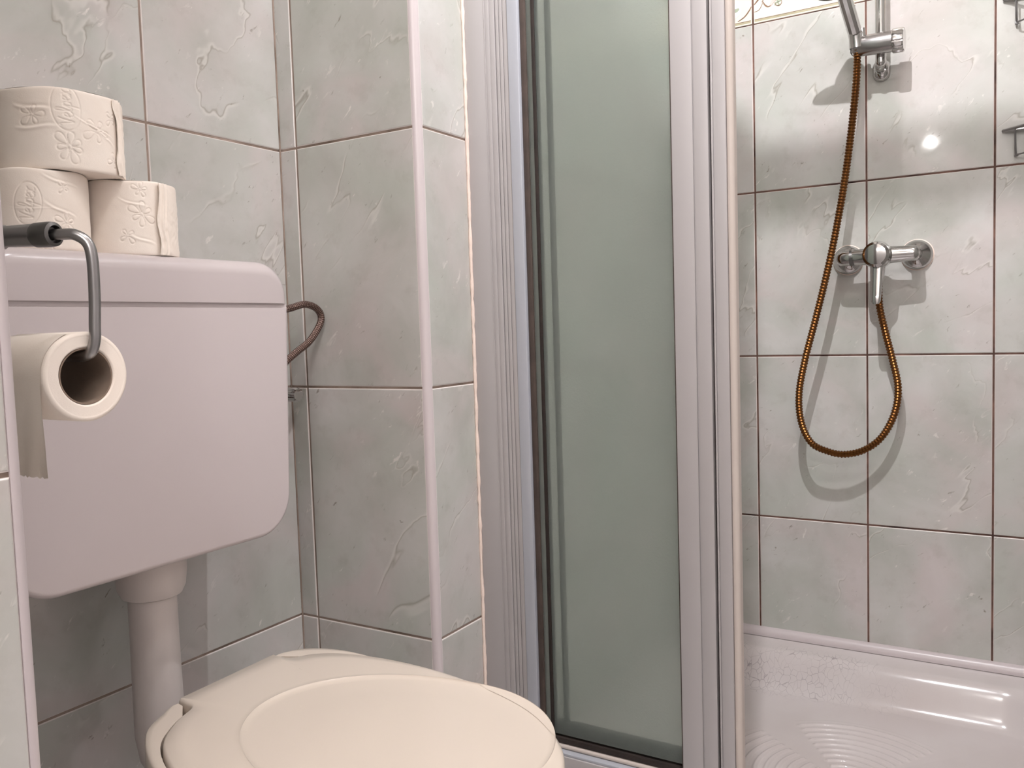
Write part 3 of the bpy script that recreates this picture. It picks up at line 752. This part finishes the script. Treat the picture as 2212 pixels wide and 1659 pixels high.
def emboss(Sg, Zg, motifs):
    Hh = np.zeros_like(Sg)
    for m_ in motifs:
        kind = m_[0]
        if kind == 'flower':
            _, s0, z0, sz, rot, n = m_
            for k in range(n):
                a = rot+2*PI*k/n; L = sz*(.75+.35*((k*7) % 3)/2); cs, cz = s0+L*.62*math.cos(a), z0+L*.62*math.sin(a)
                u = (Sg-cs)*math.cos(a)+(Zg-cz)*math.sin(a); v = -(Sg-cs)*math.sin(a)+(Zg-cz)*math.cos(a)
                ea, eb = L*.46, L*.22*(1+u/(L*.8)); eb = np.clip(eb, L*.05, None)
                f = np.sqrt((u/ea)**2+(v/eb)**2)
                Hh -= .00042*np.exp(-((f-1)*L*.27/.00042)**2)
                Hh += .00030*np.clip(1-f, 0, 1)**.6*(f < 1)
            Hh += .0003*np.exp(-((Sg-s0)**2+(Zg-z0)**2)/.0009**2)
        if kind == 'oval':
            _, s0, z0, a_, b_, tilt = m_
            u = (Sg-s0)*math.cos(tilt)+(Zg-z0)*math.sin(tilt); v = -(Sg-s0)*math.sin(tilt)+(Zg-z0)*math.cos(tilt)
            f = np.sqrt((u/a_)**2+(v/b_)**2)
            Hh -= .00045*np.exp(-((f-1)*a_/.00050)**2); Hh += .00025*np.exp(-((f-1.08)*a_/.00060)**2)
            ls, wd = stroke_letters('Velpex'); sc = b_*1.55/wd
            for L in ls:
                P = catmull([(x, y, 0) for x, y in L], 5)
                for p, q in zip(P[:-1], P[1:]):
                    def tr(pt): return (-(pt.y-.45)*sc*1.05, (pt.x-wd/2)*sc)
                    (x1, y1), (x2, y2) = tr(p), tr(q); ddx, ddy = x2-x1, y2-y1; L2 = ddx*ddx+ddy*ddy+1e-12
                    t = np.clip(((u-x1)*ddx+(v-y1)*ddy)/L2, 0, 1); dd = np.hypot(u-x1-t*ddx, v-y1-t*ddy)
                    Hh = np.minimum(Hh, -.00048*np.exp(-(dd/.00055)**2)+np.maximum(Hh, 0)*0)
        if kind == 'crease':
            _, s1, z1, s2, z2, dep, wd2 = m_
            ddx, ddy = s2-s1, z2-z1; t = np.clip(((Sg-s1)*ddx+(Zg-z1)*ddy)/(ddx**2+ddy**2), 0, 1)
            bend = .0015*np.sin(t*PI*1.7)
            dd = (Sg-s1-t*ddx)*(-ddy)+(Zg-z1-t*ddy)*ddx; dd = dd/math.hypot(ddx, ddy)+bend; de = np.hypot(Sg-s1-t*ddx, Zg-z1-t*ddy)
            Hh += dep*np.sin(np.clip(t, 0, 1)*PI)*(np.exp(-(dd/wd2)**2)-.7*np.exp(-((dd-wd2)/wd2)**2))*(de < .01)
    return Hh
CAMV = Vector(CAM)
def vnoise(rs, Sg, Zg, k, n=9):
    out = np.zeros_like(Sg)
    for _ in range(n):
        a, b, ph = rs.uniform(-k, k), rs.uniform(-k, k)*1.2, rs.uniform(0, 6.28)
        out += np.sin(a*Sg+b*Zg+ph)
    return out/n
def stack_roll(x, y, zb, r, h, motifs, flap, label, seed):
    ro = thing('toilet_roll', (x, y, zb), label, 'toilet roll', 'spare toilet rolls stacked on the cistern')
    a0 = math.atan2(CAM[1]-y, CAM[0]-x); span = 1.75
    nu, nv = 300, 130; rs = np.random.RandomState(seed)
    th = np.linspace(-span, span, nu); zz = np.linspace(0, h, nv)
    T, Z = np.meshgrid(th, zz, indexing='ij'); Sg = T*r
    Hh = emboss(Sg, Z, motifs)
    # image-right is +s: seen from the camera the angle runs counter-clockwise to the right
    Hh = Hh*1.35+.00050*vnoise(rs, Sg, Z, 160)+.00030*vnoise(rs, Sg, Z, 420, 20)+.00006*vnoise(rs, Sg, Z, 1000, 25)
    em = np.minimum(Z, h-Z); Hh -= .0012*np.exp(-em/.0011)
    R = r+Hh; X = x+R*np.cos(a0+T); Y = y+R*np.sin(a0+T)
    wob = .0006*np.sin(T*5+seed)*(Z/h); V = np.stack([X, Y, zb+Z+wob], -1).reshape(-1, 3).tolist()
    F = [(i*nv+j, (i+1)*nv+j, (i+1)*nv+j+1, i*nv+j+1) for i in range(nu-1) for j in range(nv-1)]
    mb = MB(); o = len(V); 
    back = np.linspace(span, 2*PI-span, 60)[1:-1]
    # back side strip
    bv = []
    for t in [span]+list(back)+[2*PI-span]:
        for z in (0, h): bv.append((x+(r-.001)*math.cos(a0+t), y+(r-.001)*math.sin(a0+t), zb+z))
    mb.add(V, F); nb = len(bv)//2; mb.add(bv, [(2*i, 2*i+2, 2*i+3, 2*i+1) for i in range(nb-1)])
    # end faces with spiral layers
    for zz_, up_ in ((zb+.0002, 0), (zb+h-.0002, 1)):
        rings = []
        for q, rq in enumerate(np.linspace(r-.0011, .0175, 24)):
            rings.append([(x+rq*math.cos(t), y+rq*math.sin(t), zz_+(.0003 if q % 2 else 0)*(1 if up_ else -1)) for t in [2*PI*k/96 for k in range(96)]])
        mb.loft(rings, cap0=False, cap1=False)
    mb.build('paper', PAPER, ro, smooth=80, fix=True)
    mb = MB(); mb.loft([[(x+.0176*math.cos(t), y+.0176*math.sin(t), zb+z) for t in [2*PI*k/40 for k in range(40)]] for z in (.0003, h-.0003)], cap0=False, cap1=False)
    mb.build('cardboard_core', CARD, ro)
    if flap:
        s1, s2, ed = flap                      # end sheet glued over, with a crumpled edge
        nu2, nv2 = 70, 90; th = np.linspace(s1/r, s2/r, nu2); T, Z = np.meshgrid(th, np.linspace(0.0008, h-.0005, nv2), indexing='ij')
        edge = np.exp(-((T*r-s1)/.0035)); w1 = vnoise(rs, T*0, Z, 260, 5); w2 = vnoise(rs, T*0, Z, 380, 5)
        fold = .0034*edge*(.55+.9*w1)+.0022*np.exp(-((T*r-s1-.0065-.0045*w1)/.0015)**2)+.0012*np.exp(-((T*r-s1-.0125-.003*w1)/.0012)**2)
        T2 = T+edge*(.0040*w1+.0016*w2)/r
        R = r+.0010+fold+.0006*vnoise(rs, T*r, Z, 500)+.0003*vnoise(rs, T*r, Z, 1100)-.0008*np.exp(-np.minimum(Z, h-Z)/.001)
        X = x+R*np.cos(a0+T2); Y = y+R*np.sin(a0+T2); V = np.stack([X, Y, zb+Z], -1).reshape(-1, 3).tolist()
        V2 = np.stack([x+(R-.0004)*np.cos(a0+T2), y+(R-.0004)*np.sin(a0+T2), zb+Z], -1).reshape(-1, 3).tolist()
        F = [(i*nv2+j, (i+1)*nv2+j, (i+1)*nv2+j+1, i*nv2+j+1) for i in range(nu2-1) for j in range(nv2-1)]
        mb = MB(); mb.add(V, F); mb.add(V2, [f[::-1] for f in F])
        mb.add([V[j] for j in range(nv2)]+[V2[j] for j in range(nv2)], [(j, j+1, nv2+j+1, nv2+j) for j in range(nv2-1)])
        mb.build('end_flap', PAPER, ro, smooth=80, fix=False)
    return ro
ZB, RH = .1581, .0735
stack_roll(.0873, -.4015, ZB, .0449, RH, [('oval', -.0075, RH*.565, .0115, .0192, -.12), ('flower', .0245, RH*.36, .0095, .3, 5), ('flower', .011, RH*.10, .008, 1.2, 5), ('flower', .0235, RH*.80, .006, .9, 4), ('crease', .004, RH*.62, .036, RH*.40, .0007, .0014), ('crease', .004, RH*.95, .040, RH*.78, .0007, .0013), ('crease', -.025, RH*.53, .018, RH*.50, .0003, .0007)],
    None, 'left toilet roll of the lower pair on the cistern, behind the holder arm', 3)
stack_roll(.0944, -.3095, ZB, .0463, RH, [('flower', .0125, RH*.55, .0125, .5, 6), ('flower', -.002, RH*.26, .008, 2.2, 4), ('flower', .012, RH*.88, .008, .2, 5), ('flower', .038, RH*.25, .008, .2, 5), ('crease', -.002, RH*.30, .026, RH*.12, .0006, .0014), ('crease', -.01, RH*.78, .02, RH*.62, .0005, .0012)],
    (.0265, .0700, 1), 'right toilet roll of the lower pair, with a crumpled glued edge', 5)
stack_roll(.0880, -.3750, ZB+RH+.0009, .0560, RH, [('oval', .0065, RH*.76, .0125, .0210, .06), ('flower', .0080, RH*.28, .0135, .55, 7), ('flower', .0340, RH*.52, .0130, 1.1, 5), ('flower', .053, RH*.18, .008, .2, 4), ('flower', .052, RH*.72, .0075, .8, 4), ('flower', -.022, RH*.66, .011, 1.3, 5), ('crease', -.040, RH*.80, -.005, RH*.70, .0010, .0018), ('crease', -.040, RH*.52, .000, RH*.50, .0009, .0018), ('crease', .010, RH*.70, .055, RH*.44, .0005, .0009), ('crease', .030, RH*.62, .054, RH*.34, .0006, .0013)],
    (.0560, .0920, 1), 'top toilet roll of the stack on the cistern', 8)

# holder roll
rx0, rx1, ryc, rzc, rro, rri = .2775, .3510, -.5290, .0502, .0305, .0182
hr = thing('toilet_roll', (.3145, ryc, rzc-rro), 'started toilet roll hanging on the metal holder with a loose sheet', 'toilet roll')
mb = MB(); rings = []
def circ(x, r, n=96, ov=0): return [(x, ryc+r*math.cos(2*PI*k/n), rzc+r*math.sin(2*PI*k/n)*(1-.0)) for k in range(n)]
pr = [(rx0, rri+.0012), (rx0-.0003, rri+.006), (rx0, rro-.002), (rx0+.0015, rro), (rx1-.0015, rro), (rx1, rro-.0015)]
for q, r in enumerate(np.linspace(rro-.003, rri+.0020, 14)): pr.append((rx1-(.00025 if q % 2 else 0), r))
pr.append((rx1-.0012, rri+.0012))
for x, r in pr: rings.append([(x, ryc+r*(1+.008*math.sin(3*t))*math.cos(t), rzc+r*(1+.008*math.sin(3*t))*math.sin(t)) for t in [2*PI*k/96 for k in range(96)]])
mb.loft(rings+[rings[0]], cap0=False, cap1=False); mb.build('paper', PAPER, hr, smooth=60)
mb = MB(); mb.loft([circ(x, r) for x, r in ((rx0, rri+.001), (rx0, rri), (rx1-.001, rri), (rx1-.001, rri+.001), (rx0, rri+.001))], cap0=False, cap1=False)
mb.build('cardboard_core', CARD, hr, smooth=60)
# loose sheet: wraps the camera side and hangs down
mb = MB(); prof = []
for k in range(16):
    t = PI*.62+(PI*.38)*k/15; prof.append((ryc+(rro+.0006)*math.cos(t), rzc+(rro+.0006)*math.sin(t)))
for k in range(1, 20):
    u = k/19; prof.append((ryc-rro-.0006-.0012*u+.0045*u*u, rzc-.066*u))
L1, L2 = [], []; nx_ = 24
V = []
for i in range(nx_+1):
    x = rx0+.001+(rx1-.0035-rx0)*i/nx_
    for j, (y, z) in enumerate(prof):
        dn = max(0, (j-15)/19); V.append((x-.0035*dn*(i/nx_), y+.0007*math.sin(i*.8+j*.3)*dn, z-(.0008*math.sin(i*2.6) if j == len(prof)-1 else 0)))
npf = len(prof); F = [(i*npf+j, (i+1)*npf+j, (i+1)*npf+j+1, i*npf+j+1) for i in range(nx_) for j in range(npf-1)]
mb.add(V, F); V2 = [(p[0], p[1]+.00035, p[2]) for p in V]; mb.add(V2, [f[::-1] for f in F]); mb.build('loose_sheet', PAPER, hr, smooth=80, fix=False)

# holder
hl = thing('toilet_roll_holder', (.285, -.592, .146), 'satin steel toilet roll holder arm at the left picture edge', 'toilet roll holder')
mb = MB(); mb.lathe((.285, -.592, .1480), (0, 1, 0), [(0, .021), (.004, .021), (.007, .017), (.008, .010), (.050, .0085)], 32); mb.build('wall_plate', STEEL, hl)
mb = MB(); mb.lathe((.279, -.5480, .1478), (1, .24, -.02), [(0, .0058), (.002, .0070), (.040, .0078), (.046, .0078)], 28); mb.build('arm', STEEL, hl)
mb = MB(); mb.lathe((.3215, -.5380, .1468), (1, .24, -.02), [(-.004, .0072), (-.002, .0084), (.009, .0086), (.0125, .0082), (.0135, .0060), (.0100, .0050)], 28); mb.build('collar', STEEL_D, hl)
rod = [(.330, -.5355, .1462), (.342, -.5300, .1462)]
pc = catmull([(.330, -.5360, .1462), (.3400, -.5325, .1462), (.3475, -.5290, .1455), (.3535, -.5245, .1400), (.3560, -.5232, .1290), (.3565, -.5235, .105), (.3562, -.5245, .085), (.3558, -.5250, .0745), (.3530, -.5262, .0665), (.3465, -.5280, .0638), (.335, -.5290, .0635), (.312, -.5290, .0635), (.290, -.529, .0635)], 8)
mb = MB(); mb.tube(pc, .0038, 18); mb.build('rod', STEEL, hl, smooth=60)

# ------------------------------------------------------------------ lamps
for (lx, ly), lab in zip(LAMPS, ('round recessed ceiling spot in front of the shower screen', 'round recessed ceiling spot above the camera', 'round recessed ceiling spot inside the shower')):
    cl = thing('ceiling_spot', (lx, ly, ZC-.03), lab, 'ceiling lamp')
    mb = MB(); mb.lathe((lx, ly, ZC+.001), (0, 0, -1), [(0, .036), (.003, .036), (.006, .030), (.006, .022)], 40); mb.build('ring', CHROME_S, cl)
    mb = MB(); mb.lathe((lx, ly, ZC-.004), (0, 0, -1), [(0, .021), (.004, .019), (.006, .002)], 32); mb.build('lens', GLOW, cl)
for lx, lz_, lab in ((.52, .83, 'small wall lamp behind the camera near the partition'), (1.16, .90, 'added unseen fill lamp behind the camera near the right wall')):  # the second lamp body is added to carry the fill light
    wl = thing('rear_lamp', (lx, -1.74, lz_), lab, 'wall lamp')
    mb = MB(); mb.lathe((lx, -1.749, lz_), (0, 1, 0), [(0, .035), (.010, .033), (.014, .012), (.070, .010), (.075, .014)], 32); mb.build('base', CHROME, wl)

for o in bpy.data.objects:
    if '_o' in o: del o['_o']
